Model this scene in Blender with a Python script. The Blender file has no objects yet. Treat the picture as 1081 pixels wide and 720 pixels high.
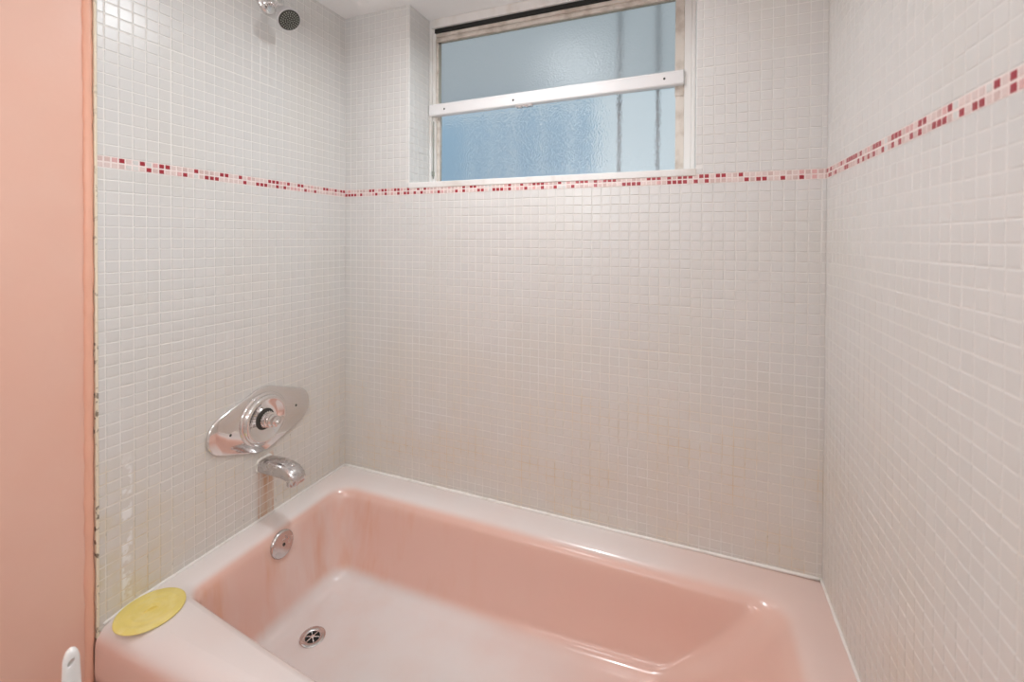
import bpy, math, random
from mathutils import Vector, Matrix

random.seed(7)
C = bpy.context.scene.collection
R = 0.40                      # height of the tub rim above the floor; shapes below are given above the rim
W, CEIL = 1.524, 1.68
PX, PZ = 0.0275, 0.0262       # tile pitch across and up
PI = math.pi

# ------------------------------------------------------------------ materials
def mat(name, color, rough=0.5, metal=0.0, coat=0.0, **kw):
    m = bpy.data.materials.new(name); m.use_nodes = True
    b = m.node_tree.nodes['Principled BSDF']
    b.inputs['Base Color'].default_value = (*color, 1)
    b.inputs['Roughness'].default_value = rough
    b.inputs['Metallic'].default_value = metal
    b.inputs['Coat Weight'].default_value = coat
    b.inputs['Coat Roughness'].default_value = 0.08
    for k, v in kw.items(): b.inputs[k].default_value = v
    return m

class NT:
    def __init__(s, m): s.t = m.node_tree; s.b = s.t.nodes['Principled BSDF']
    def n(s, typ, **kw):
        x = s.t.nodes.new(typ)
        for k, v in kw.items():
            if hasattr(x, k) and not k[0].isupper(): setattr(x, k, v)
        return x
    def l(s, a, b): s.t.links.new(a, b)
    def pos(s): return s.n('ShaderNodeNewGeometry').outputs['Position']
    def mapped(s, scale=(1, 1, 1)):
        mp = s.n('ShaderNodeMapping'); mp.inputs['Scale'].default_value = scale
        s.l(s.n('ShaderNodeTexCoord').outputs['Object'], mp.inputs['Vector']); return mp.outputs['Vector']
    def noise(s, scale, detail=3, vec=None, rough=0.55):
        x = s.n('ShaderNodeTexNoise'); x.inputs['Scale'].default_value = scale
        x.inputs['Detail'].default_value = detail; x.inputs['Roughness'].default_value = rough
        s.l(vec if vec is not None else s.mapped(), x.inputs['Vector']); return x.outputs['Fac']
    def ramp(s, fac, p0, p1, v0=0.0, v1=1.0):
        x = s.n('ShaderNodeMapRange'); x.clamp = True; x.interpolation_type = 'SMOOTHSTEP'
        for k, v in zip(('From Min', 'From Max', 'To Min', 'To Max'), (p0, p1, v0, v1)): x.inputs[k].default_value = v
        s.l(fac, x.inputs['Value']); return x.outputs['Result']
    def math(s, op, a, b):
        x = s.n('ShaderNodeMath'); x.operation = op
        for i, v in enumerate((a, b)):
            if isinstance(v, (int, float)): x.inputs[i].default_value = v
            else: s.l(v, x.inputs[i])
        return x.outputs[0]
    def mix(s, fac, a, b, blend='MIX'):
        x = s.n('ShaderNodeMix'); x.data_type = 'RGBA'; x.blend_type = blend
        for i, v in ((0, fac), (6, a), (7, b)):
            if isinstance(v, (int, float)): x.inputs[i].default_value = v
            elif isinstance(v, tuple): x.inputs[i].default_value = (*v, 1)
            else: s.l(v, x.inputs[i])
        return x.outputs[2]
    def bump(s, h, strength, dist=0.001):
        x = s.n('ShaderNodeBump'); x.inputs['Strength'].default_value = strength; x.inputs['Distance'].default_value = dist
        s.l(h, x.inputs['Height']); s.l(x.outputs[0], s.b.inputs['Normal'])
    def color(s, c): s.l(c, s.b.inputs['Base Color'])
    def xyz(s):
        x = s.n('ShaderNodeSeparateXYZ'); s.l(s.n('ShaderNodeTexCoord').outputs['Object'], x.inputs[0]); return x.outputs

def band(t, v, a, b, soft):
    """1 between a and b with soft edges"""
    return t.math('MULTIPLY', t.ramp(v, a - soft, a + soft), t.ramp(v, b - soft, b + soft, 1, 0))

def tile_material(name, base, spread, stain_shadow=False, rough=0.28):
    m = mat(name, base, rough, coat=0.0); t = NT(m)
    rnd = t.n('ShaderNodeNewGeometry').outputs['Random Per Island']
    lo = tuple(c * (1 - spread) for c in base); hi = tuple(min(1, c * (1 + spread)) for c in base)
    col = t.mix(rnd, lo, hi)
    n = t.noise(3.0, 3)
    col = t.mix(t.ramp(n, 0.45, 0.75, 0, 0.35), col, tuple(c * k for c, k in zip(base, (0.97, 0.93, 0.84))))
    xz = t.xyz(); dz = t.math('MULTIPLY', t.ramp(xz[2], R - 0.05, R + 0.85, 1, 0), t.ramp(t.noise(5, 3), 0.3, 0.7, 0.25, 0.62))     # yellowed soap film low on the wall
    col = t.mix(dz, col, (0.71, 0.64, 0.545))
    if stain_shadow:     # rust run with the tub spout's shadow painted in, mould and yellowing at the outer edge
        x = t.xyz()
        st = t.math('MULTIPLY', band(t, x[1], -0.366, -0.312, 0.002), band(t, x[2], R - 0.01, R + 0.19, 0.012))
        st2 = t.math('MULTIPLY', st, t.ramp(t.noise(60, 3, t.mapped((1, 1, 0.12))), 0.30, 0.75, 0.25, 0.9))
        col = t.mix(st2, col, (0.60, 0.36, 0.20))
        ed = t.math('MULTIPLY', t.ramp(x[1], -0.755, -0.55, 1, 0), t.ramp(x[2], R + 0.0, R + 0.45, 1, 0))
        ed = t.math('MULTIPLY', ed, t.ramp(t.noise(18, 4), 0.45, 0.7, 0, 0.55))
        col = t.mix(ed, col, (0.66, 0.55, 0.32))
        sm = t.math('MULTIPLY', band(t, x[1], -0.714, -0.694, 0.003), band(t, x[2], R + 0.02, R + 0.34, 0.03))      # smears of filler
        col = t.mix(t.math('MULTIPLY', sm, t.ramp(t.noise(30, 4), 0.46, 0.56, 0, 0.9)), col, (0.86, 0.85, 0.83))
    t.color(col)
    t.bump(t.noise(45, 2), 0.15, 0.0008)
    return m

def grout_material(name, base, dirty, lo=0.0, hi=0.9, dark=0.0):
    m = mat(name, base, 0.75); t = NT(m); x = t.xyz()
    low = t.ramp(x[2], R + lo, R + hi, 1.0, 0.0)
    d = t.math('MULTIPLY', low, t.ramp(t.noise(5, 4), 0.35, 0.68))
    d = t.math('MULTIPLY', d, t.ramp(t.noise(30, 3), 0.25, 0.7, 0.4, 1.0))
    col = t.mix(d, base, dirty)
    if dark:
        sp = t.ramp(t.noise(55, 4), 0.64, 0.74, 0, dark)
        col = t.mix(t.math('MULTIPLY', sp, low), col, (0.14, 0.11, 0.08))
    t.color(col); t.bump(t.noise(250, 3), 0.25, 0.0006)
    return m

M = {}
TILE = (0.682, 0.670, 0.655)
M['tile'] = tile_material('glazed_white_tile', TILE, 0.012)
M['tile_stain_shadow'] = tile_material('glazed_white_tile_rust_shadow', TILE, 0.012, True)
M['grout'] = grout_material('white_grout', (0.785, 0.768, 0.742), (0.68, 0.55, 0.38), dark=0.4)
M['grout_right'] = grout_material('white_grout_clean', (0.765, 0.75, 0.73), (0.68, 0.58, 0.46), dark=0.2)
M['grout_left'] = grout_material('white_grout_yellowed', (0.82, 0.80, 0.77), (0.66, 0.53, 0.32), hi=0.7, dark=0.8)
M['red'] = mat('red_glass_tile', (0.36, 0.022, 0.035), 0.28, coat=0.1)
M['pink_a'] = mat('pink_glass_tile', (0.70, 0.41, 0.40), 0.30, coat=0.1)
M['pink_b'] = mat('rose_grey_glass_tile', (0.64, 0.48, 0.45), 0.30, coat=0.1)
M['pink_c'] = mat('pale_pink_glass_tile', (0.73, 0.59, 0.56), 0.30, coat=0.1)
M['border_grout'] = mat('border_grout', (0.86, 0.76, 0.73), 0.7)

m = M['plaster'] = mat('pink_painted_plaster', (0.795, 0.475, 0.372), 0.38); t = NT(m)
t.color(t.mix(t.ramp(t.noise(4, 3), 0.35, 0.7), (0.795, 0.475, 0.372), (0.80, 0.50, 0.40)))
t.bump(t.noise(7, 4), 0.35, 0.006)
M['plaster_edge'] = mat('pink_caulk_paint', (0.83, 0.445, 0.32), 0.4)
m = M['ceiling'] = mat('ceiling_paint', (0.93, 0.92, 0.915), 0.7); t = NT(m); t.bump(t.noise(30, 3), 0.1, 0.002)
M['room_wall'] = mat('room_wall_paint', (0.74, 0.73, 0.72), 0.6)
m = M['floor'] = mat('floor_tile', (0.62, 0.56, 0.52), 0.4); t = NT(m)
br = t.n('ShaderNodeTexBrick'); br.offset = 0; br.inputs['Scale'].default_value = 5
br.inputs['Color1'].default_value = (0.62, 0.56, 0.52, 1); br.inputs['Color2'].default_value = (0.58, 0.53, 0.50, 1)
br.inputs['Mortar'].default_value = (0.4, 0.37, 0.34, 1); br.inputs['Mortar Size'].default_value = 0.01
t.l(t.mapped(), br.inputs['Vector']); t.color(br.outputs['Color'])

m = M['caulk'] = mat('white_caulk', (0.88, 0.85, 0.81), 0.4); t = NT(m)
t.color(t.mix(t.ramp(t.noise(14, 4), 0.55, 0.75, 0, 0.6), (0.88, 0.85, 0.81), (0.66, 0.62, 0.50)))
m = M['cream_edge'] = mat('cream_tile_edge', (0.82, 0.72, 0.56), 0.5); t = NT(m); x = t.xyz()
sp = t.math('MULTIPLY', t.ramp(t.noise(60, 4), 0.58, 0.68), t.ramp(x[2], R + 0.2, R + 1.3, 1.0, 0.25))
t.color(t.mix(sp, (0.82, 0.72, 0.56), (0.20, 0.15, 0.10)))

# pink enamel with soap film and painted overhead light on the bottom, streaks on the drain end
m = M['tub'] = mat('pink_enamel', (0.78, 0.50, 0.44), 0.22, coat=0.35); t = NT(m); x = t.xyz()
PINK, LIT_PALE, RUST = (0.80, 0.530, 0.450), (0.82, 0.785, 0.775), (0.77, 0.43, 0.30)
x = [t.math('ADD', x[0], W / 2), t.math('ADD', x[1], -0.757 / 2), x[2]]      # object origin is the middle of the rim plane
inside = t.math('MULTIPLY', band(t, x[1], -0.70, -0.09, 0.02), t.ramp(x[2], -0.04, -0.012, 1, 0))   # tub origin is on the rim plane
streak = t.noise(11, 4, t.mapped((1, 1, 0.14)))
left = t.ramp(x[0], 0.10, 0.75, 1, 0.05)
col = t.mix(t.math('MULTIPLY', t.math('MULTIPLY', inside, left), t.ramp(streak, 0.48, 0.64, 0, 0.85)), PINK, RUST)
patch = t.math('MULTIPLY', inside, t.math('MULTIPLY', t.ramp(x[0], 0.08, 0.28, 1, 0), t.ramp(t.noise(9, 3, t.mapped((1, 1, 0.3))), 0.40, 0.72, 0, 0.8)))
col = t.mix(patch, col, (0.82, 0.66, 0.61))
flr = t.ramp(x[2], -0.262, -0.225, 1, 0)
lit_mottle = t.ramp(t.noise(6, 4), 0.25, 0.75, 0.75, 1.0)
col = t.mix(t.math('MULTIPLY', flr, lit_mottle), col, LIT_PALE)
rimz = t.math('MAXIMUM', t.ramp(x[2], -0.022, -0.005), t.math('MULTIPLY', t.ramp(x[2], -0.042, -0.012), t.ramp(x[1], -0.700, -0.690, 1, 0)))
rim_lit = t.math('MULTIPLY', rimz, t.ramp(t.noise(3, 2), 0.2, 0.8, 0.65, 0.95))      # overhead light on the rim, painted in as a paler colour
col = t.mix(t.math('MULTIPLY', rim_lit, t.ramp(x[0], 0.9, 1.45, 1.0, 0.45)), col, LIT_PALE)
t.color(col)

M['chrome'] = mat('chrome', (0.80, 0.78, 0.77), 0.07, 1.0)
m = M['chrome_dull'] = mat('dulled_chrome', (0.66, 0.64, 0.64), 0.2, 1.0); t = NT(m)
t.l(t.ramp(t.noise(40, 3), 0.35, 0.7, 0.12, 0.34), t.b.inputs['Roughness'])
M['brushed'] = mat('grey_satin_chrome', (0.62, 0.61, 0.62), 0.3, 0.75)
M['dark'] = mat('dark_rubber', (0.045, 0.042, 0.035), 0.5)
M['hole'] = mat('opening_shade', (0.012, 0.012, 0.010), 0.7)  # near-black that paints the shade of openings onto solid parts
M['nozzle'] = mat('grey_nozzle_rubber', (0.42, 0.42, 0.36), 0.4)
m = M['lid'] = mat('yellow_rubber', (0.80, 0.68, 0.19), 0.45); t = NT(m)
t.color(t.mix(t.ramp(t.noise(30, 4), 0.4, 0.7), (0.80, 0.655, 0.20), (0.84, 0.71, 0.28)))
M['white_plastic'] = mat('white_plastic', (0.86, 0.86, 0.85), 0.3, coat=0.2)
M['bristle'] = mat('white_bristle', (0.75, 0.76, 0.76), 0.8)
m = M['alu'] = mat('white_painted_aluminium', (0.80, 0.78, 0.76), 0.35); t = NT(m)
t.color(t.mix(t.ramp(t.noise(12, 5, t.mapped((1, 1, 0.5))), 0.5, 0.72, 0, 0.6), (0.80, 0.78, 0.76), (0.62, 0.56, 0.50)))
m = M['alu_old'] = mat('weathered_window_frame', (0.66, 0.60, 0.54), 0.45); t = NT(m)
t.color(t.mix(t.ramp(t.noise(22, 5), 0.42, 0.7), (0.68, 0.62, 0.56), (0.50, 0.43, 0.37)))
M['rail'] = mat('pale_metal_rail', (0.80, 0.78, 0.78), 0.3, 0.0, coat=0.2)
M['gasket'] = mat('grey_green_gasket', (0.30, 0.31, 0.27), 0.7)
def glass(name, col, rough, sc):
    m = mat(name, col, rough, **{'Transmission Weight': 1.0, 'IOR': 1.45}); t = NT(m)
    v = t.n('ShaderNodeTexVoronoi'); v.inputs['Scale'].default_value = sc; t.l(t.mapped(), v.inputs['Vector'])
    t.bump(v.outputs['Distance'], 0.35, 0.002); return m
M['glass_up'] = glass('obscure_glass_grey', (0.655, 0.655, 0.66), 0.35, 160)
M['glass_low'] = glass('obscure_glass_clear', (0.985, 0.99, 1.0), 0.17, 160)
M['fence'] = mat('pale_blue_fence_paint', (0.52, 0.74, 0.93), 0.6)
M['post'] = mat('grey_post_paint', (0.42, 0.45, 0.48), 0.6)
M['concrete'] = mat('pale_concrete', (0.70, 0.69, 0.66), 0.9)

# ------------------------------------------------------------------ mesh builder
class MB:
    def __init__(s): s.v, s.f, s.mi, s.sm = [], [], [], []
    def add(s, vs, fs, mi=0, smooth=False):
        o = len(s.v); s.v += [Vector(v) for v in vs]
        for f in fs: s.f.append([i + o for i in f]); s.mi.append(mi); s.sm.append(smooth)
        return s
    def box(s, a, b, mi=0):
        (x0, y0, z0), (x1, y1, z1) = a, b
        vs = [(x, y, z) for z in (z0, z1) for y in (y0, y1) for x in (x0, x1)]
        return s.add(vs, [(0, 2, 3, 1), (4, 5, 7, 6), (0, 1, 5, 4), (2, 6, 7, 3), (0, 4, 6, 2), (1, 3, 7, 5)], mi)
    def bbox(s, a, b, r=0.002, mi=0):
        """box with chamfered edges"""
        (x0, y0, z0), (x1, y1, z1) = a, b
        c = Vector(((x0 + x1) / 2, (y0 + y1) / 2, (z0 + z1) / 2)); h = Vector(((x1 - x0) / 2, (y1 - y0) / 2, (z1 - z0) / 2))
        r = min(r, *(0.45 * k for k in h)); idx, vs = {}, []
        for sx in (-1, 1):
            for sy in (-1, 1):
                for sz in (-1, 1):
                    for ax in range(3):
                        p = [(h[i] - (0 if i == ax else r)) * (sx, sy, sz)[i] for i in range(3)]
                        idx[(sx, sy, sz, ax)] = len(vs); vs.append(c + Vector(p))
        fs = []
        def quad(l):
            P = [vs[i] for i in l]; n = (P[1] - P[0]).cross(P[2] - P[0]); ctr = sum(P, Vector()) / len(P) - c
            fs.append(l if n.dot(ctr) > 0 else l[::-1])
        for ax in range(3):
            o = [i for i in range(3) if i != ax]
            for sg in (-1, 1):
                l = []
                for u, v in ((-1, -1), (1, -1), (1, 1), (-1, 1)):
                    k = [0, 0, 0]; k[ax] = sg; k[o[0]] = u; k[o[1]] = v; l.append(idx[(*k, ax)])
                quad(l)
            for u in (-1, 1):
                for v in (-1, 1):
                    k0 = [0, 0, 0]; k0[o[0]] = u; k0[o[1]] = v; k1 = k0[:]; k0[ax] = -1; k1[ax] = 1
                    quad([idx[(*k0, o[0])], idx[(*k1, o[0])], idx[(*k1, o[1])], idx[(*k0, o[1])]])
        for sx in (-1, 1):
            for sy in (-1, 1):
                for sz in (-1, 1): quad([idx[(sx, sy, sz, a)] for a in range(3)])
        return s.add(vs, fs, mi)
    def loft(s, rings, mi=0, closed=True, cap0=False, cap1=False, smooth=True, flip=False):
        n = len(rings[0]); vs = [v for r in rings for v in r]; fs = []
        for i in range(len(rings) - 1):
            for j in range(n if closed else n - 1):
                k = (j + 1) % n
                q = (i * n + j, i * n + k, (i + 1) * n + k, (i + 1) * n + j)
                fs.append(q[::-1] if flip else q)
        if cap0: fs.append(tuple(range(n))[::1 if flip else -1])
        if cap1: fs.append(tuple(range((len(rings) - 1) * n, len(rings) * n))[::-1 if flip else 1])
        return s.add(vs, fs, mi, smooth)
    def lathe(s, origin, axis, prof, n=40, mi=0, up=(0, 1, 0), smooth=True):
        """prof: (radius, distance along axis); closes at radius 0"""
        a = Vector(axis).normalized(); u = Vector(up); u = (u - a * u.dot(a)).normalized(); w = a.cross(u); o = Vector(origin)
        rings = [[o + a * d + (u * math.cos(2 * PI * k / n) + w * math.sin(2 * PI * k / n)) * max(r, 1e-5) for k in range(n)] for r, d in prof]
        return s.loft(rings, mi, True, True, True, smooth)
    def tube(s, pts, rad, n=16, mi=0, caps=True):
        pts = [Vector(p) for p in pts]; rings = []; u = None
        for i, p in enumerate(pts):
            d = (pts[min(i + 1, len(pts) - 1)] - pts[max(i - 1, 0)]).normalized()
            if u is None: u = d.orthogonal().normalized()
            u = (u - d * u.dot(d)).normalized(); w = d.cross(u); r = rad[i] if isinstance(rad, (list, tuple)) else rad
            rings.append([p + (u * math.cos(2 * PI * k / n) + w * math.sin(2 * PI * k / n)) * r for k in range(n)])
        return s.loft(rings, mi, True, caps, caps)

def put(name, mb, mats, parent=None, sharp=None):
    """one mesh object; coordinates are world x, y and height above the rim"""
    root = parent
    while root is not None and root.parent is not None: root = root.parent
    off = root.location if root is not None else Vector((0, 0, 0))
    me = bpy.data.meshes.new(name)
    me.from_pydata([(v.x - off.x, v.y - off.y, v.z + R - off.z) for v in mb.v], [], mb.f)
    for mm in (mats if isinstance(mats, (list, tuple)) else [mats]): me.materials.append(mm)
    me.polygons.foreach_set('material_index', mb.mi); me.polygons.foreach_set('use_smooth', mb.sm)
    me.update()
    if sharp: me.set_sharp_from_angle(angle=math.radians(sharp))
    o = bpy.data.objects.new(name, me); C.objects.link(o)
    if parent is not None: o.parent = parent
    return o
def thing(name, label, cat, loc):
    o = bpy.data.objects.new(name, None); o.empty_display_size = 0.05; C.objects.link(o)
    o.location = (loc[0], loc[1], loc[2] + R); o['label'] = label; o['category'] = cat; return o
def struct(o, label=None):
    o['kind'] = 'structure'
    if label: o['label'] = label
    return o
def lab(o, text): o['label'] = text; return o

# ------------------------------------------------------------------ tiled walls
def tiles(mb, P, u0, u1, v0, v1, pu, pv, mi, off=(0.0, 0.0), gap=0.0024, h=0.0014, hole=None, sheet=None, rng=random, pick=None):
    """P(u, v, height) -> point. Separate raised tiles over a grout bed, hand-set in sheets."""
    nu = int((u1 - off[0]) / pu) + 2; nv = int((v1 - off[1]) / pv) + 2
    jit = {}
    for j in range(-1, nv):
        for i in range(-1, nu):
            su, sv = (0, 0)
            if sheet:
                key = (i // sheet, j // sheet)
                if key not in jit: jit[key] = (rng.uniform(-0.0009, 0.0009), rng.uniform(-0.0009, 0.0009))
                su, sv = jit[key]
            a0 = off[0] + i * pu + gap / 2 + su; a1 = a0 + pu - gap
            b0 = off[1] + j * pv + gap / 2 + sv; b1 = b0 + pv - gap
            a0, a1, b0, b1 = max(a0, u0 + 0.0008), min(a1, u1 - 0.0008), max(b0, v0 + 0.0008), min(b1, v1 - 0.0008)
            if a1 - a0 < 0.003 or b1 - b0 < 0.003: continue
            if hole:
                hu0, hu1, hv0, hv1 = hole
                if a1 > hu0 and a0 < hu1 and b1 > hv0 and b0 < hv1:
                    if b0 < hv0 - 0.003 and b1 - hv0 < pv: b1 = min(b1, hv0 - 0.001)
                    elif a0 < hu0 - 0.003: a1 = hu0 - 0.0008
                    elif a1 > hu1 + 0.003: a0 = hu1 + 0.0008
                    else: continue
            k = mi if pick is None else pick(i, j)
            if k is None: continue
            e = min(0.0011, (a1 - a0) * 0.1); tu, tv = rng.uniform(-1, 1) * 0.00009, rng.uniform(-1, 1) * 0.00009
            base = [(a0, b0), (a1, b0), (a1, b1), (a0, b1)]
            mid = [(a0 + e * .25, b0 + e * .25), (a1 - e * .25, b0 + e * .25), (a1 - e * .25, b1 - e * .25), (a0 + e * .25, b1 - e * .25)]
            top = [(a0 + e, b0 + e), (a1 - e, b0 + e), (a1 - e, b1 - e), (a0 + e, b1 - e)]
            cu, cv = (a0 + a1) / 2, (b0 + b1) / 2
            hh = lambda u, v: h + (tu if u > cu else -tu) + (tv if v > cv else -tv)
            vs = [P(u, v, 0) for u, v in base] + [P(u, v, hh(u, v) * 0.72) for u, v in mid] + [P(u, v, hh(u, v)) for u, v in top]
            fs = [(8, 9, 10, 11)]
            for r in (0, 4):
                for q in range(4): fs.append((r + q, r + (q + 1) % 4, r + 4 + (q + 1) % 4, r + 4 + q))
            mb.add(vs, fs, k)
def grout(mb, P, u0, u1, v0, v1, mi): mb.add([P(u0, v0, 0), P(u1, v0, 0), P(u1, v1, 0), P(u0, v1, 0)], [(0, 1, 2, 3)], mi)

B0, B1 = 1.0125, 1.0387        # the red and pink mosaic border
HX0, HX1, HZ0 = 0.2858, 1.2215, 1.0545   # window opening
REC = 0.125
ZOFF = B0 - 40 * PZ            # tile rows end on the border
def fl(l): return {int(v) for v in l}
RED = {
 'left': (fl([51.77,48.86,45.96,44.11,39.48,34.02,33.1,30.37,23.74,22.7,21.72,18.13,15.36,14.46,7.2,6.36,3.69,1.85,0.9]),
          fl([47.93,45.96,45.02,41.36,37.69,36.79,35.85,29.44,26.64,25.71,24.73,21.79,19.93,19.04,13.51,10.83])),
 'back': (fl([8.83,9.75,12.51,13.49,16.37,17.28,20.02,23.7,25.57,36.54,38.66,39.63,48.24,51.07,54.84,55.78,56.72,60.36,64.93,65.94,66.94,68.94,70.96,71.94,72.97,79.12,80.12,81.97,83.93,85.75,86.79,87.77,89.73,90.73,92.64,93.62,96.55]),
          fl([0.58,1.48,2.39,3.33,5.14,10.67,13.49,17.28,19.15,20.02,22.72,24.64,29.25,34.75,36.54,40.47,41.45,44.38,45.31,46.24,48.13,52.02,56.72,59.38,63.98,68.94,74.03,75.06,76.09,77.14,83.93,84.88,85.79,86.78,88.72,90.73,97.63,99.62,100.59,103.71,106.76])),
 'right': (fl([0.95,2.91,8.42,11.52,12.37,13.2,14.01,14.8,15.59,17.33,22.44,23.55,24.55,28.48,29.59,30.47,35.39,36.49,41.51,48.06,50.99]),
           fl([1.83,2.77,5.2,10.48,11.23,16.35,18.3,20.37,22.4,25.51,28.48,30.47,33.45,35.39,38.29,39.52,40.44,43.39,45.28,46.14,50.99]))}
PALE = {'left': {49, 50, 47, 39}, 'back': {42, 43, 60, 61, 71}, 'right': {26, 46, 47, 42}}
def tiled_wall(name, side, P, ulen, hole=None, stain_shadow=False, seed=1, h=0.0011):
    """u runs away from the room corner, v is height above the rim"""
    rng = random.Random(seed); mb = MB(); lo = -0.02
    if hole is None: grout(mb, P, 0, ulen, lo, CEIL, 0)
    else:
        for a in ((0, ulen, lo, hole[2]), (0, hole[0], hole[2], CEIL), (hole[1], ulen, hole[2], CEIL)): grout(mb, P, *a, 0)
    tiles(mb, P, 0, ulen, lo, B0, PX, PZ, 1, (0.0005, ZOFF), sheet=11, rng=rng, h=h)
    tiles(mb, P, 0, ulen, B1, CEIL, PX, PZ, 1, (0.0005, B1), hole=hole, sheet=11, rng=rng, h=h)
    grout(mb, lambda u, v, h: P(u, v, h + 0.0006), 0, ulen, B0, B1, 2)
    top, bot = RED[side]; pale = PALE[side]
    def pick(i, j):
        if j not in (0, 1): return None
        if i in (top if j == 1 else bot): return 3
        if i in pale: return 1 if rng.random() < 0.7 else 6
        return rng.choice((4, 5, 5, 6, 6, 6))
    tiles(mb, P, 0, ulen, B0, B1, 0.0138, 0.0131, 3, (0, B0), gap=0.0030, rng=rng, pick=pick)
    o = put(name, mb, [M[{'left': 'grout_left', 'right': 'grout_right', 'back': 'grout'}[side]], M['tile_stain_shadow'] if stain_shadow else M['tile'], M['border_grout'], M['red'], M['pink_a'], M['pink_b'], M['pink_c']])
    return struct(o)
# (walls of the room)
TD = 0.757
tiled_wall('wall_back', 'back', lambda u, v, h: (u, -h, v), W, (HX0, HX1, HZ0, CEIL), seed=3)
tiled_wall('wall_alcove_left', 'left', lambda u, v, h: (h, -u, v), TD, stain_shadow=True, seed=5)
tiled_wall('wall_alcove_right', 'right', lambda u, v, h: (W - h, -u, v), 0.80, seed=8, h=0.0007)
# window recess: tiled cheeks and a plain sill
mb = MB()
for Pf in (lambda u, v, h: (HX0 + h, u, v), lambda u, v, h: (HX1 - h, u, v)):
    grout(mb, Pf, 0, REC + 0.06, HZ0, CEIL, 0); tiles(mb, Pf, 0.001, REC + 0.02, HZ0, CEIL, PX, PZ, 1, (0.0, B1), rng=random.Random(4))
struct(put('wall_window_recess', mb, [M['grout'], M['tile']]))
mb = MB(); mb.bbox((HX0 - 0.001, -0.003, HZ0 - 0.02), (HX1 + 0.001, REC + 0.06, HZ0), 0.0015)
struct(put('trim_1', mb, M['alu']), 'white sill of the bathroom window')
FY = -2.35
mb = MB(); mb.box((-0.16, FY, -R), (-0.007, -TD - 0.0005, CEIL)); mb.box((-0.16, -TD - 0.0005, -R), (-0.012, 0.2, CEIL))
struct(put('wall_left', mb, M['plaster']))
mb = MB(); mb.box((W + 0.012, FY, -R), (W + 0.16, 0.2, CEIL)); mb.box((W + 0.001, FY, -R), (W + 0.012, -0.801, CEIL))
struct(put('wall_right', mb, M['room_wall']))
mb = MB(); mb.box((-0.16, FY - 0.12, -R), (W + 0.16, FY, CEIL)); struct(put('wall_front', mb, M['room_wall']))
mb = MB(); mb.box((-0.16, FY - 0.12, CEIL), (W + 0.16, 0.22, CEIL + 0.1)); struct(put('ceiling', mb, M['ceiling']))
mb = MB(); mb.box((-0.16, FY - 0.12, -R - 0.08), (W + 0.16, 0.2, -R)); struct(put('floor', mb, M['floor']))
# masonry behind the back tiles
mb = MB()
for a, b in (((0, 0.012, -R), (W, 0.2, HZ0 - 0.021)), ((0, 0.012, HZ0 - 0.021), (HX0 - 0.012, 0.2, CEIL)), ((HX1 + 0.012, 0.012, HZ0 - 0.021), (W, 0.2, CEIL))): mb.box(a, b)
struct(put('wall_back_masonry', mb, M['concrete']))
# caulk beads
def bead(name, pts, r, label, mt='caulk'):
    mb = MB(); rng = random.Random(len(name) + len(pts))
    P = []
    for a, b in zip(pts, pts[1:]):
        n = max(2, int((Vector(b) - Vector(a)).length / 0.02))
        P += [Vector(a).lerp(Vector(b), i / n) for i in range(n)]
    P.append(Vector(pts[-1])); mb.tube(P, [r * rng.uniform(0.85, 1.15) for _ in P], 10)
    return struct(put(name, mb, M[mt]), label)
bead('trim_2', [(0.002, -0.750, -0.006), (0.002, -0.70, 0.001), (0.002, -0.002, 0.002)], 0.0036, 'white caulk bead along the drain end of the tub')
bead('trim_3', [(0.002, -0.002, 0.002), (0.9, -0.002, 0.002), (1.35, -0.002, 0.004), (1.522, -0.003, 0.006)], 0.0042, 'white caulk bead along the back of the tub')
bead('trim_4', [(1.522, -0.003, 0.006), (1.5225, -0.15, 0.001), (1.5225, -0.74, 0.0)], 0.0040, 'stained caulk bead along the right end of the tub')
mb = MB(); mb.bbox((-0.012, -TD - 0.0045, -0.03), (0.0025, -TD + 0.0005, CEIL), 0.001)
struct(put('trim_5', mb, M['cream_edge']), 'cream grouted edge of the tiled wall beside the pink plaster')
bead('trim_6', [(-0.0075, -TD - 0.014, -0.39), (-0.0085, -TD - 0.0135, 0.3), (-0.0065, -TD - 0.012, 0.9), (-0.008, -TD - 0.013, CEIL)], 0.0085, 'ridge of pink paint beside the tile edge', 'plaster_edge')

# ------------------------------------------------------------------ bathtub
def rrect(x0, x1, yb, yf, r, z, na=10, nx=48, ny=24, bulge=0.0, tilt=0.0, rf=None):
    """loop from the back-left corner round by the front; counter-clockwise seen from above"""
    pts = []; rf = rf or min(r, 0.042)
    def arc(cx, cy, a0, r):
        for k in range(na): a = a0 + PI / 2 * k / na; pts.append([cx + r * math.cos(a), cy + r * math.sin(a)])
    arc(x0 + r, yb - r, PI / 2, r)
    for k in range(ny): pts.append([x0, yb - r + (yf + rf - (yb - r)) * k / ny])
    arc(x0 + rf, yf + rf, PI, rf)
    for k in range(nx): pts.append([x0 + rf + (x1 - x0 - r - rf) * k / nx, yf])
    arc(x1 - r, yf + r, 1.5 * PI, r)
    for k in range(ny): pts.append([x1, yf + r + (yb - r - yf - r) * k / ny])
    arc(x1 - r, yb - r, 0, r)
    for k in range(nx): pts.append([x1 - r + (x0 + r - x1 + r) * k / nx, yb])
    out = []
    for x, y in pts:
        s = max(0.0, 1 - (x - 0.08) / 0.60) ** 1.2
        w = max(0.0, min(1.0, (y - yb) / (yf - yb))) ** 2
        out.append(Vector((x, y + bulge * s * w, z + tilt * max(0, (x - 0.2) / 0.9))))
    return out
tub = thing('bathtub', 'pink enamelled bathtub built into the white tiled alcove', 'bathtub', (W / 2, -TD / 2, -R))
tub.location.z = R          # origin on the rim plane
BUL = 0.055
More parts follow.
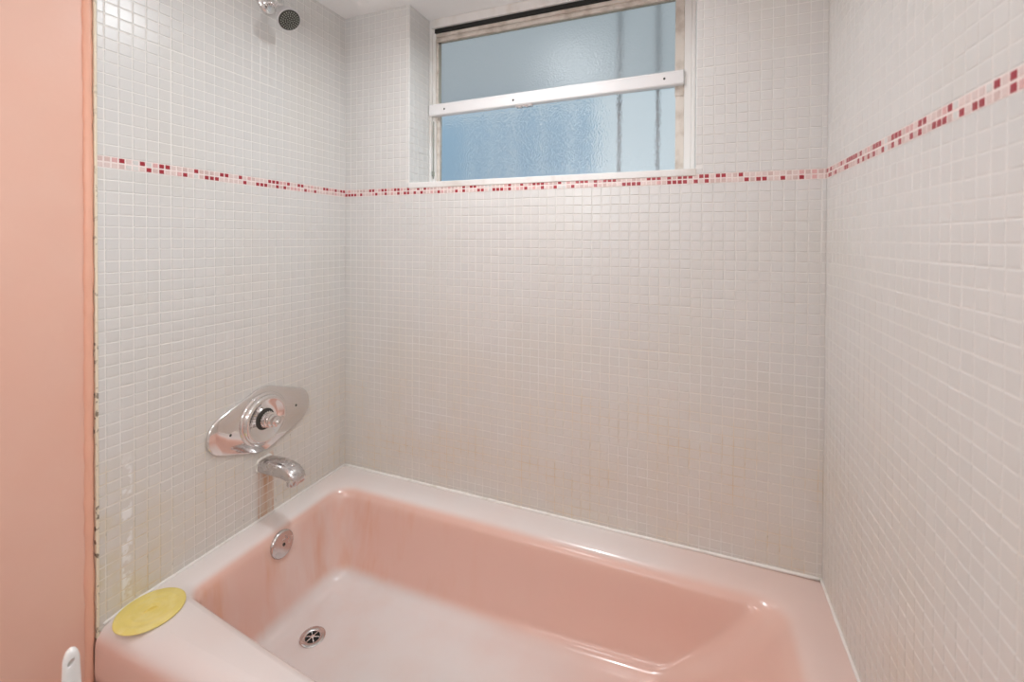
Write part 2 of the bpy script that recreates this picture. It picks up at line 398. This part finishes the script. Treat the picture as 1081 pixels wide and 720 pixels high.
rings = [
 rrect(0.001, W - 0.001, -0.001, -0.712, 0.003, 0.0),
 rrect(0.022, 1.488, -0.035, -0.694, 0.060, 0.0005, bulge=BUL),
 rrect(0.044, 1.466, -0.058, -0.690, 0.066, -0.0008, bulge=BUL),
 rrect(0.062, 1.446, -0.080, -0.682, 0.070, -0.005, bulge=BUL),
 rrect(0.073, 1.430, -0.094, -0.675, 0.070, -0.012, bulge=BUL),
 rrect(0.081, 1.414, -0.106, -0.668, 0.069, -0.024, bulge=BUL),
 rrect(0.086, 1.396, -0.114, -0.662, 0.068, -0.042, bulge=BUL),
 rrect(0.091, 1.352, -0.123, -0.655, 0.068, -0.095, bulge=BUL * .9),
 rrect(0.097, 1.290, -0.134, -0.645, 0.068, -0.165, bulge=BUL * .8, tilt=0.008),
 rrect(0.105, 1.240, -0.147, -0.634, 0.066, -0.218, bulge=BUL * .7, tilt=0.022),
 rrect(0.113, 1.215, -0.155, -0.625, 0.064, -0.245, bulge=BUL * .6, tilt=0.032),
 rrect(0.126, 1.190, -0.167, -0.612, 0.060, -0.263, bulge=BUL * .5, tilt=0.038),
 rrect(0.146, 1.160, -0.185, -0.594, 0.054, -0.272, bulge=BUL * .5, tilt=0.040),
 rrect(0.175, 1.120, -0.210, -0.570, 0.046, -0.2755, bulge=BUL * .5, tilt=0.040),
 rrect(0.270, 1.000, -0.290, -0.480, 0.030, -0.2775, tilt=0.040),
 rrect(0.320, 0.950, -0.340, -0.420, 0.010, -0.2780, tilt=0.040)]
def spline(rg, k=4):
    out = []
    for i in range(len(rg) - 1):
        a, b, c, d = rg[max(i - 1, 0)], rg[i], rg[i + 1], rg[min(i + 2, len(rg) - 1)]
        for q in range(k):
            t_ = q / k
            out.append([(2 * pb + (pc - pa) * t_ + (2 * pa - 5 * pb + 4 * pc - pd) * t_ ** 2 + (3 * pb - pa - 3 * pc + pd) * t_ ** 3) * 0.5 for pa, pb, pc, pd in zip(a, b, c, d)])
    return out + [rg[-1]]
fine = [rings[0]] + spline(rings[1:])
mb = MB(); mb.loft(fine, cap1=True, smooth=True)
# rolled front edge and apron, hung from the front side of the outer loop
front = [v for v in rings[0] if abs(v.y + 0.712) < 0.0031]
front = sorted(front, key=lambda v: v.x)
rows = [[Vector((v.x, -0.712, 0.0)) for v in front]]
for k in range(1, 9):
    a = PI / 2 * k / 8; rows.append([Vector((v.x, -0.712 - 0.053 * math.sin(a), -0.050 * (1 - math.cos(a)))) for v in front])
for y, z in ((-0.766, -0.10), (-0.764, -0.125), (-0.752, -0.14), (-0.750, -0.30), (-0.752, -0.36), (-0.765, -0.375), (-0.765, -R + 0.0005)):
    rows.append([Vector((v.x, y, z)) for v in front])
mb.loft(rows, closed=False, flip=True)
for e in (0, -1):        # closed ends of the apron
    col = [r[e] for r in rows] + [Vector((front[e].x, -0.70, -R + 0.0005)), Vector((front[e].x, -0.70, 0))]
    mb.add(col, [tuple(range(len(col)))])
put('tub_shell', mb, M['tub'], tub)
# overflow plate
OC = Vector((0.0895, -0.358, -0.052)); AX = Vector((1, 0, 0.10)).normalized()
mb = MB(); mb.lathe(OC - AX * 0.004, AX, [(0, 0), (0.0375, 0), (0.0385, 0.004), (0.0378, 0.008), (0.035, 0.0105), (0.032, 0.0108), (0.020, 0.0125), (0.0, 0.013)], 48)
ov = put('overflow_plate', mb, M['chrome_dull'], tub, 50)
mb = MB(); mb.lathe(OC + AX * 0.0085, AX, [(0, 0), (0.0045, 0), (0.0045, 0.0015), (0.0035, 0.0024), (0, 0.0026)], 16); mb.box(OC + AX * 0.0108 + Vector((-0.0001, -0.0032, -0.0006)), OC + AX * 0.0112 + Vector((0.0003, 0.0032, 0.0006)))
put('screw', mb, M['dark'], ov)
# drain
DC = Vector((0.224, -0.372, -0.2745))
mb = MB(); mb.lathe(DC, (0.03, 0, 1), [(0.0195, 0.0), (0.034, 0.0), (0.0345, 0.0018), (0.031, 0.0036), (0.024, 0.0036), (0.0205, 0.0022), (0.0195, 0.0008)], 40)
dr = put('drain_flange', mb, M['chrome_dull'], tub, 50)
mb = MB(); mb.lathe(DC, (0.03, 0, 1), [(0, 0.0003), (0.020, 0.0003), (0.020, 0.0008), (0, 0.0009)], 32); put('drain_shade_disc', mb, M['hole'], dr)  # dark disc painted in for the shade inside the drain opening
mb = MB()
for k in range(3):
    a = 0.4 + k * PI / 3; d = Vector((math.cos(a), math.sin(a), 0)) * 0.0195; mb.tube([DC + Vector((0, 0, 0.0016)) - d, DC + Vector((0, 0, 0.0016)) + d], 0.0016, 8)
mb.lathe(DC, (0, 0, 1), [(0, 0.0005), (0.006, 0.0005), (0.006, 0.003), (0.0035, 0.0042), (0, 0.0044)], 16)
put('drain_crossbar', mb, M['chrome'], dr)

# ------------------------------------------------------------------ yellow flat stopper
LC = Vector((0.0690, -0.6935, 0.0012))
lid = thing('drain_cover', 'yellow round flat rubber drain cover lying on the corner of the tub rim', 'drain cover', LC)
prof = [(0, 0), (0.064, 0.0), (0.0662, 0.0012), (0.0660, 0.0030), (0.063, 0.0036), (0.052, 0.0034), (0.0505, 0.0040), (0.049, 0.0034), (0.036, 0.0033), (0.0345, 0.0040), (0.033, 0.0033), (0.021, 0.0033), (0.0195, 0.0041), (0.018, 0.0034), (0, 0.0036)]
mb = MB(); mb.lathe(LC, (0, 0, 1), prof, 64); put('disc', mb, M['lid'], lid)
mb = MB(); d = Vector((0.35, 1, 0)).normalized(); q = Vector((d.y, -d.x, 0))
rr = [[LC + d * (s * 0.0125) + q * (w * 0.002) + Vector((0, 0, z)) for w, z in ((-1, 0.003), (-1, 0.003 + hh), (1, 0.003 + hh), (1, 0.003))] for s, hh in ((-1, .001), (-.8, .004), (-.3, .0062), (.3, .0062), (.8, .004), (1, .001))]
mb.loft(rr, cap0=True, cap1=True, smooth=False); put('finger_tab', mb, M['lid'], lid)

# ------------------------------------------------------------------ shower valve without its knob
VC = Vector((0.0022, -0.350, 0.306))
valve = thing('shower_valve', 'chrome shower valve with wide oval plate and bare stem above the tub spout', 'shower valve', VC)
def hull(rc, re, dx, n=18):
    al = math.acos((rc - re) / dx); pts = []
    def arc(cx, r, a0, a1, k):
        for i in range(k + 1): a = a0 + (a1 - a0) * i / k; pts.append((cx + r * math.cos(a), r * math.sin(a)))
    arc(dx, re, -al, al, n); arc(0, rc, al, PI - al, n); arc(-dx, re, PI - al, PI + al, n); arc(0, rc, PI + al, 2 * PI - al, n)
    return pts
def plate_ring(sc, x, sub=0.0):
    return [VC + Vector((x, u, v)) for u, v in hull(0.098 - sub, 0.058 - sub, 0.115)]
mb = MB(); mb.loft([plate_ring(1, 0), plate_ring(1, 0.004), plate_ring(1, 0.0065, 0.002), plate_ring(1, 0.0075, 0.005), plate_ring(1, 0.0115, 0.03), plate_ring(1, 0.0125, 0.055)], cap0=True, cap1=True)
pl = put('escutcheon_plate', mb, M['chrome'], valve, 50)
for s in (-1, 1):
    mb = MB(); p = VC + Vector((0.0105, s * 0.112, 0.004 * s)); mb.lathe(p, (1, 0, 0), [(0, 0), (0.0045, 0), (0.0045, 0.0015), (0.003, 0.0025), (0, 0.0027)], 14); put('screw', mb, M['dark'], pl)
DV = VC + Vector((0.008, -0.006, 0.004))
mb = MB(); mb.lathe(DV, (1, 0, 0), [(0.079, 0), (0.0795, 0.006), (0.077, 0.009), (0.072, 0.0095), (0.071, 0.014), (0.068, 0.0185), (0.063, 0.020), (0.059, 0.0185), (0.052, 0.013), (0.034, 0.009), (0.022, 0.008), (0.0, 0.008)], 64)
put('dial_ring', mb, M['chrome'], valve, 60)
mb = MB(); mb.lathe(DV, (1, 0, 0), [(0, 0.006), (0.031, 0.006), (0.032, 0.0085), (0.030, 0.0105), (0.0, 0.011)], 32); put('stem_collar', mb, M['dark'], valve, 40)
n = 40; mb = MB()
def gear(r0, r1, x): return [DV + Vector((x, (r0 if k % 2 else r1) * math.cos(2 * PI * k / n), (r0 if k % 2 else r1) * math.sin(2 * PI * k / n))) for k in range(n)]
mb.loft([gear(.0215, .0215, .009), gear(.0215, .0250, .013), gear(.0215, .0250, .019), gear(.0185, .0185, .0205), gear(.0185, .0185, .0235), gear(.0205, .0225, .025), gear(.0205, .0225, .031), gear(.0165, .0165, .0325), gear(.0165, .0165, .036), gear(.0185, .0185, .0375), gear(.0185, .0185, .043), gear(.0140, .0140, .045), gear(.0135, .0135, .051), gear(.0155, .0155, .0525), gear(.0155, .0155, .058), gear(.012, .012, .060)], cap0=True, cap1=True)
mb.lathe(DV, (1, 0, 0), [(0, .058), (.007, .058), (.007, .065), (.005, .068), (0, .0685)], 20)
put('stem', mb, M['chrome'], valve, 35)

# ------------------------------------------------------------------ tub spout
SY = -0.3455
sp = thing('tub_spout', 'chrome tub spout with diverter knob on the wall below the valve plate', 'tub spout', (0.0022, SY, 0.165))
def sect(x, zc, w, h, tilt=0.0, n=28, p=3.3, flat=0.85):
    out = []
    for k in range(n):
        a = 2 * PI * k / n; c, s_ = math.cos(a), math.sin(a)
        u = w * math.copysign(abs(c) ** (2 / p), c); v = h * math.copysign(abs(s_) ** (2 / p), s_)
        if v < 0: v *= flat
        out.append(Vector((x + v * math.sin(tilt), SY + u, zc + v * math.cos(tilt))))
    return out
S = [(0.0025, 0.165, .0275, .0225, 0), (0.012, 0.165, .0275, .0225, 0), (0.04, 0.166, .0275, .0235, 0), (0.07, 0.1665, .0272, .0240, .03), (0.098, 0.165, .0266, .0238, .12), (0.118, 0.160, .0260, .0225, .4), (0.132, 0.152, .0250, .0195, .8), (0.139, 0.144, .0235, .0150, 1.2), (0.140, 0.137, .021, .010, 1.5)]
mb = MB(); mb.loft([sect(*a) for a in S], cap0=True, cap1=True, flip=True)
body = put('spout_body', mb, M['chrome_dull'], sp, 60)
mb = MB(); mb.lathe((0.119, SY, 0.152), (0.10, 0, -1), [(0.0, 0), (0.0165, 0), (0.0175, 0.024), (0.0155, 0.027), (0.013, 0.027), (0.012, 0.020), (0, 0.018)], 28); put('outlet', mb, M['chrome_dull'], body, 50)
mb = MB(); mb.lathe((0.116, SY, 0.172), (0.25, 0, 1), [(0, 0), (0.003, 0), (0.003, 0.010), (0.0062, 0.0105), (0.0068, 0.014), (0.005, 0.0165), (0, 0.017)], 20); put('diverter_knob', mb, M['chrome'], sp, 50)
mb = MB(); mb.loft([sect(0.0002, 0.166, .0285, .0255), sect(0.006, 0.166, .0280, .0250), sect(0.0095, 0.166, .0255, .0225)], cap0=True, cap1=True, flip=True); lab(put('wall_gasket', mb, M['caulk'], sp), 'white sealant collar')

# ------------------------------------------------------------------ shower head
SC = Vector((0.0022, -0.337, 1.572))
sh = thing('mounted_shower_fixture', 'small chrome shower head with grey nozzle face high on the left wall', 'shower', SC)
mb = MB(); mb.lathe(SC, (1, 0, 0), [(0.0, 0), (0.031, 0), (0.0315, 0.003), (0.029, 0.008), (0.022, 0.012), (0.0115, 0.015), (0.011, 0.018), (0.0, 0.018)], 40); put('wall_flange', mb, M['chrome'], sh, 60)
A = SC + Vector((0.010, 0, 0)); pts = [A, A + Vector((0.012, 0, 0))] + [A + Vector((0.012 + 0.026 * math.sin(a), 0, -0.026 * (1 - math.cos(a)))) for a in (0.2, 0.4, 0.6, 0.785)]
ax = Vector((0.70, -0.10, -0.70)).normalized(); pts.append(pts[-1] + ax * 0.022)
mb = MB(); mb.tube(pts, 0.0098, 20); put('shower_arm', mb, M['chrome'], sh)
N0 = pts[-1] - ax * 0.004
mb = MB(); mb.lathe(N0, ax, [(0, 0), (0.0125, 0), (0.0135, 0.002), (0.0135, 0.009), (0.012, 0.011), (0.013, 0.014), (0.0125, 0.018), (0.009, 0.021), (0, 0.021)], 28); put('swivel_nut', mb, M['chrome'], sh, 40)
HP = N0 + ax * 0.018; L = 0.056
mb = MB(); mb.lathe(HP, ax, [(0, 0), (0.0135, 0), (0.0165, 0.006), (0.020, 0.016), (0.026, 0.030), (0.0315, 0.043), (0.0335, 0.050), (0.0335, 0.054), (0.0320, L), (0, L)], 44)
hd = put('head_shell', mb, M['brushed'], sh, 50)
mb = MB(); mb.lathe(HP + ax * (L - 0.001), ax, [(0, 0), (0.0305, 0), (0.0305, 0.002), (0.0295, 0.0028), (0, 0.0034)], 44); fc = put('spray_face', mb, M['dark'], hd, 50)
mb = MB(); u = ax.orthogonal().normalized(); w = ax.cross(u)
for n_, r_ in ((1, 0), (6, .0065), (12, .0128), (18, .0190), (22, .0248)):
    for k in range(n_):
        a = 2 * PI * k / n_ + r_ * 40; mb.lathe(HP + ax * (L + 0.0018) + (u * math.cos(a) + w * math.sin(a)) * r_, ax, [(0, 0), (0.0014, 0), (0.0011, 0.0022), (0, 0.0023)], 8)
no = put('nozzles', mb, M['nozzle'], fc); no['kind'] = 'stuff'

# ------------------------------------------------------------------ white brush beside the tub
BP = Vector((0.398, -0.9766, -R))
br_ = thing('toilet_brush', 'white plastic brush with a hole in its handle, standing beside the pink wall', 'brush', BP)
TOP = 0.274
mb = MB(); mb.lathe(BP, (0, 0, 1), [(0, 0.0), (0.052, 0.0), (0.055, 0.006), (0.050, 0.09), (0.043, 0.14), (0.041, 0.14), (0.046, 0.09), (0.049, 0.012), (0, 0.010)], 40); put('holder', mb, M['white_plastic'], br_, 50)
mb = MB(); mb.lathe(BP, (0, 0, 1), [(0, 0.012), (0.025, 0.014), (0.034, 0.03), (0.034, 0.08), (0.025, 0.10), (0, 0.10)], 28); put('bristles', mb, M['bristle'], br_)
view = (Vector((1.2123, -1.3274, 0)) - Vector((BP.x, BP.y, 0))).normalized(); rt = Vector((0, 0, 1)).cross(view)
# handle: flat bar with rounded top and a slanted eye near its end
def handle_outline(z):
    t_ = (TOP - z)
    if t_ < 0.022: return 0.0100 * math.sqrt(max(0.0, 1 - ((0.022 - t_) / 0.022) ** 2)) * 0.90 + 0.0002
    return 0.0090 + 0.0026 * min(1, (t_ - 0.022) / 0.06) - 0.004 * min(1, max(0, (t_ - 0.15) / 0.2))
zs = [-R + 0.09 + (TOP + R - 0.09) * k / 40 for k in range(36)] + [TOP - 0.05 + 0.05 * k / 16 for k in range(17)]
zs = sorted(set(round(z, 5) for z in zs)); hr = []
for z in zs:
    wv = handle_outline(z); th = 0.0065 if TOP - z > 0.012 else 0.0065 * math.sqrt(max(0.02, 1 - ((0.012 - (TOP - z)) / 0.012) ** 2))
    hr.append([BP + Vector((0, 0, R + z)) + rt * (wv * math.cos(a)) + view * (th * math.sin(a)) for a in [2 * PI * k / 24 for k in range(24)]])
mb = MB(); mb.loft(hr, cap0=True, cap1=True); hnd = put('handle', mb, M['white_plastic'], br_)
# eye: slanted slot cut through the handle with a boolean
EC = BP + Vector((0, 0, R + TOP - 0.0175)); ed = (rt * 0.55 + Vector((0, 0, 1)) * 0.75).normalized(); ew = view.cross(ed)
cut = MB(); er = []
for dd in (-0.02, 0.02): er.append([EC + view * dd + ed * (0.0052 * math.cos(2 * PI * k / 20)) + ew * (0.0026 * math.sin(2 * PI * k / 20)) for k in range(20)])
cut.loft(er, cap0=True, cap1=True, smooth=False)
co = put('eye_cutter', cut, M['white_plastic'], br_)
md = hnd.modifiers.new('eye', 'BOOLEAN'); md.operation = 'DIFFERENCE'; md.object = co; md.solver = 'EXACT'
bpy.context.view_layer.update()
dg = bpy.context.evaluated_depsgraph_get(); nm = bpy.data.meshes.new_from_object(hnd.evaluated_get(dg)); hnd.modifiers.clear(); hnd.data = nm
bpy.data.objects.remove(co)

# ------------------------------------------------------------------ window
YW = REC                     # room-side face of the frame
win = bpy.data.objects.new('window_1', None); C.objects.link(win); win.location = ((HX0 + HX1) / 2, YW, R + HZ0); struct(win, 'obscure glass window in the tiled recess')
X0, X1 = 0.2875, 1.2195; G0, G1 = 0.318, 1.160; ZB, ZT = HZ0 + 0.0005, CEIL - 0.0005
mb = MB()
mb.bbox((X0, YW, ZB), (0.297, YW + 0.05, ZT)); mb.bbox((0.297, YW + 0.010, ZB), (0.309, YW + 0.05, ZT), .001)
mb.bbox((1.187, YW + 0.006, ZB), (1.208, YW + 0.05, ZT)); mb.bbox((1.208, YW, ZB), (X1, YW + 0.05, ZT))
mb.bbox((0.297, YW - 0.002, 1.6475), (1.208, YW + 0.05, ZT)); mb.bbox((0.309, YW + 0.004, ZB), (1.187, YW + 0.05, HZ0 + 0.006))
fr = put('window_frame', mb, M['alu'], win)
mb = MB(); mb.bbox((0.306, YW + 0.008, 1.6318), (1.207, YW + 0.048, 1.6476), .0005); put('head_slot_shade', mb, M['hole'], fr)  # solid dark box standing in for the shaded gap above the top rail
mb = MB(); mb.bbox((G0 - 0.009, YW + 0.012, 1.618), (1.187, YW + 0.034, 1.632)); mb.bbox((G0 - 0.009, YW + 0.016, 1.612), (1.187, YW + 0.034, 1.618), .001); mb.bbox((G0 - 0.009, YW + 0.010, 1.599), (1.187, YW + 0.034, 1.612))
put('top_rail', mb, M['alu_old'], win)
mb = MB(); mb.bbox((0.309, YW + 0.014, 1.30), (G0, YW + 0.034, 1.60)); mb.bbox((G1, YW + 0.014, 1.30), (1.187, YW + 0.034, 1.60)); put('upper_stiles', mb, M['alu_old'], win)
mb = MB(); mb.bbox((0.309, YW + 0.020, ZB + .004), (G0 + .004, YW + 0.040, 1.33)); mb.bbox((G1 + .002, YW + 0.018, ZB + .004), (1.1875, YW + 0.040, 1.34)); mb.bbox((G0 + .004, YW + 0.018, ZB + .004), (G1 + .002, YW + 0.040, ZB + .014)); put('lower_sash', mb, M['alu_old'], win)
mb = MB(); mb.box((G0, YW + 0.0195, 1.33), (G0 + 0.010, YW + 0.0215, 1.60)); mb.box((G0, YW + 0.0195, 1.594), (G1, YW + 0.0215, 1.60)); put('gasket', mb, M['gasket'], win)
def pane(name, z0, z1, y, mt):
    mb = MB(); mb.box((G0 - 0.003, y, z0), (G1 + 0.004, y + 0.004, z1)); return put(name, mb, M[mt], win)
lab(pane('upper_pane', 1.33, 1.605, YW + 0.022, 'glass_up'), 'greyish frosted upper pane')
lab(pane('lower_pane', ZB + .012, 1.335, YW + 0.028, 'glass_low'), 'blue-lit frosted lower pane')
mb = MB(); mb.bbox((0.2895, YW - 0.006, -0.0215), (1.187, YW + 0.022, 0.0215), 0.003); mb.box((0.292, YW - 0.0066, -0.0165), (1.185, YW - 0.006, -0.0155)); mb.box((0.292, YW - 0.0066, 0.0135), (1.185, YW - 0.006, 0.0145))
tl = math.atan2(0.0125, 0.89)
def tilt(mb):
    for v in mb.v: v.z += 1.3395 + (v.x - 0.29) * math.tan(tl)
    return mb
rl = put('meeting_rail', tilt(mb), M['rail'], win)
for sx, sz in ((0.357, -0.001), (0.632, -0.003), (1.130, 0.0)):
    mb = MB(); mb.lathe((sx, YW - 0.0055, sz), (0, -1, 0), [(0, 0), (0.0036, 0), (0.0036, 0.0008), (0.002, 0.0016), (0, 0.0017)], 14, up=(1, 0, 0)); put('screw', tilt(mb), M['dark'], rl)
mb = MB(); mb.bbox((0.640, YW - 0.003, -0.029), (0.700, YW + 0.014, -0.0215), .001); mb.bbox((0.652, YW - 0.005, -0.032), (0.662, YW + 0.008, -0.026), .001); mb.bbox((0.676, YW - 0.005, -0.032), (0.686, YW + 0.008, -0.026), .001); put('sash_latch', tilt(mb), M['chrome_dull'], rl)
mb = MB(); mb.tube([(0.303, YW + 0.008, 1.085), (0.303, YW + 0.008, 1.30)], 0.0022, 8); mb.bbox((0.298, YW + 0.003, 1.094), (0.307, YW + 0.010, 1.112), .001); put('balance_rod', mb, M['gasket'], win)

# ------------------------------------------------------------------ outside the window
fn = thing('board_fence', 'pale blue upright boards with gaps, seen blurred through the lower frosted pane', 'fence', (0.4, 1.11, -R))
def board(name, x0, x1, y, mt, z1):
    mb = MB(); mb.bbox((x0, y, -R), (x1, y + 0.02, z1), .003); return put(name, mb, M[mt], fn)
GAPS = (-0.43, -0.02, 0.128, 0.255, 0.427, 0.592, 0.735)
for a, b in zip(GAPS, GAPS[1:]): board('board', a + 0.022, b - 0.022, 1.10, 'fence', 1.63)
lab(board('post', 0.973, 0.983, 0.23, 'post', 1.95), 'thin grey post'); lab(board('post', 1.099, 1.109, 0.23, 'post', 1.95), 'thin grey post')
mb = MB(); mb.bbox((0.95, 0.2505, 0.22), (0.99, 1.1095, 0.26), .004); mb.bbox((0.99, 0.2505, 0.22), (1.12, 0.28, 0.26), .004); put('rail', mb, M['fence'], fn)
mb = MB(); mb.bbox((-0.45, 1.1205, 0.30), (0.96, 1.145, 0.36), .004); put('rail', mb, M['fence'], fn)
mb = MB(); mb.box((-6, 0.2, -R - 0.12), (8, 8, -R - 0.02)); struct(put('ground_outside', mb, M['concrete']))

# ------------------------------------------------------------------ light
w_ = bpy.data.worlds.new('sky'); bpy.context.scene.world = w_; w_.use_nodes = True
bg = w_.node_tree.nodes['Background']; bg.inputs['Strength'].default_value = 0.85
wt = w_.node_tree; wc = wt.nodes.new('ShaderNodeTexCoord'); wx = wt.nodes.new('ShaderNodeSeparateXYZ'); wr = wt.nodes.new('ShaderNodeValToRGB')
wt.links.new(wc.outputs['Generated'], wx.inputs[0]); wt.links.new(wx.outputs['X'], wr.inputs[0]); wt.links.new(wr.outputs[0], bg.inputs['Color'])
mp_ = wt.nodes.new('ShaderNodeMapRange'); wt.links.new(wx.outputs['X'], mp_.inputs['Value']); mp_.inputs['From Min'].default_value = -0.8; mp_.inputs['From Max'].default_value = 0.3; wt.links.new(mp_.outputs[0], wr.inputs[0])
wr.color_ramp.elements[0].color = (0.66, 0.76, 0.82, 1); wr.color_ramp.elements[1].color = (0.68, 0.81, 0.87, 1)
def area(name, loc, size, power, color, target=None, shape='DISK', sy=None):
    l = bpy.data.lights.new(name, 'AREA'); l.shape = shape; l.size = size; l.energy = power; l.color = color
    if sy: l.size_y = sy
    o = bpy.data.objects.new(name, l); C.objects.link(o); o.location = (loc[0], loc[1], loc[2] + R)
    d = (Vector(target) - Vector(loc)) if target else Vector((0, 0, -1)); o.rotation_euler = d.to_track_quat('-Z', 'Y').to_euler(); return o
def bulb(name, loc, rad, power, color):
    l = bpy.data.lights.new(name, 'POINT'); l.shadow_soft_size = rad; l.energy = power; l.color = color
    o = bpy.data.objects.new(name, l); C.objects.link(o); o.location = (loc[0], loc[1], loc[2] + R); return o
LC_ = (0.93, 0.985, 1.01)
area('alcove_downlight', (0.72, -0.37, CEIL - 0.012), 0.06, 6.0, LC_).data.spread = math.radians(165)
bulb('added_room_fill', (0.66, -1.15, CEIL - 0.60), 0.10, 4.6, LC_)  # unseen fill light added to brighten the ceiling and walls
for x_ in (0.15, 0.48, 0.81, 1.14): bulb('vanity_bulb', (x_, FY + 0.12, 1.12), 0.045, 2.7, LC_)

# ------------------------------------------------------------------ camera
cam = bpy.data.cameras.new('camera'); co = bpy.data.objects.new('camera', cam); C.objects.link(co)
yaw, pitch, roll, f, py = 0.3824, -0.0109, 0.0051, 471.5522, 257.5431
fw = Vector((-math.sin(yaw) * math.cos(pitch), math.cos(yaw) * math.cos(pitch), math.sin(pitch)))
r0 = Vector((math.cos(yaw), math.sin(yaw), 0)); u0 = r0.cross(fw)
r1 = math.cos(roll) * r0 + math.sin(roll) * u0; u1 = -math.sin(roll) * r0 + math.cos(roll) * u0
co.matrix_world = Matrix(((r1.x, u1.x, -fw.x, 1.2123), (r1.y, u1.y, -fw.y, -1.3274), (r1.z, u1.z, -fw.z, 0.858 + R), (0, 0, 0, 1)))
cam.sensor_fit = 'HORIZONTAL'; cam.sensor_width = 36; cam.lens = f / 1081 * 36; cam.shift_y = -(360 - py) / 1081; cam.clip_start = 0.02
cam.dof.use_dof = True; cam.dof.focus_distance = 1.45; cam.dof.aperture_fstop = 3.5
sc = bpy.context.scene; sc.camera = co
vs = sc.view_settings; vs.view_transform = 'Standard'; vs.look = 'None'; vs.exposure = -0.08; vs.gamma = 1.0; vs.use_curve_mapping = False
sc.cycles.use_denoising = True; sc.cycles.max_bounces = 12; sc.cycles.diffuse_bounces = 6; sc.cycles.glossy_bounces = 5; sc.cycles.transmission_bounces = 8
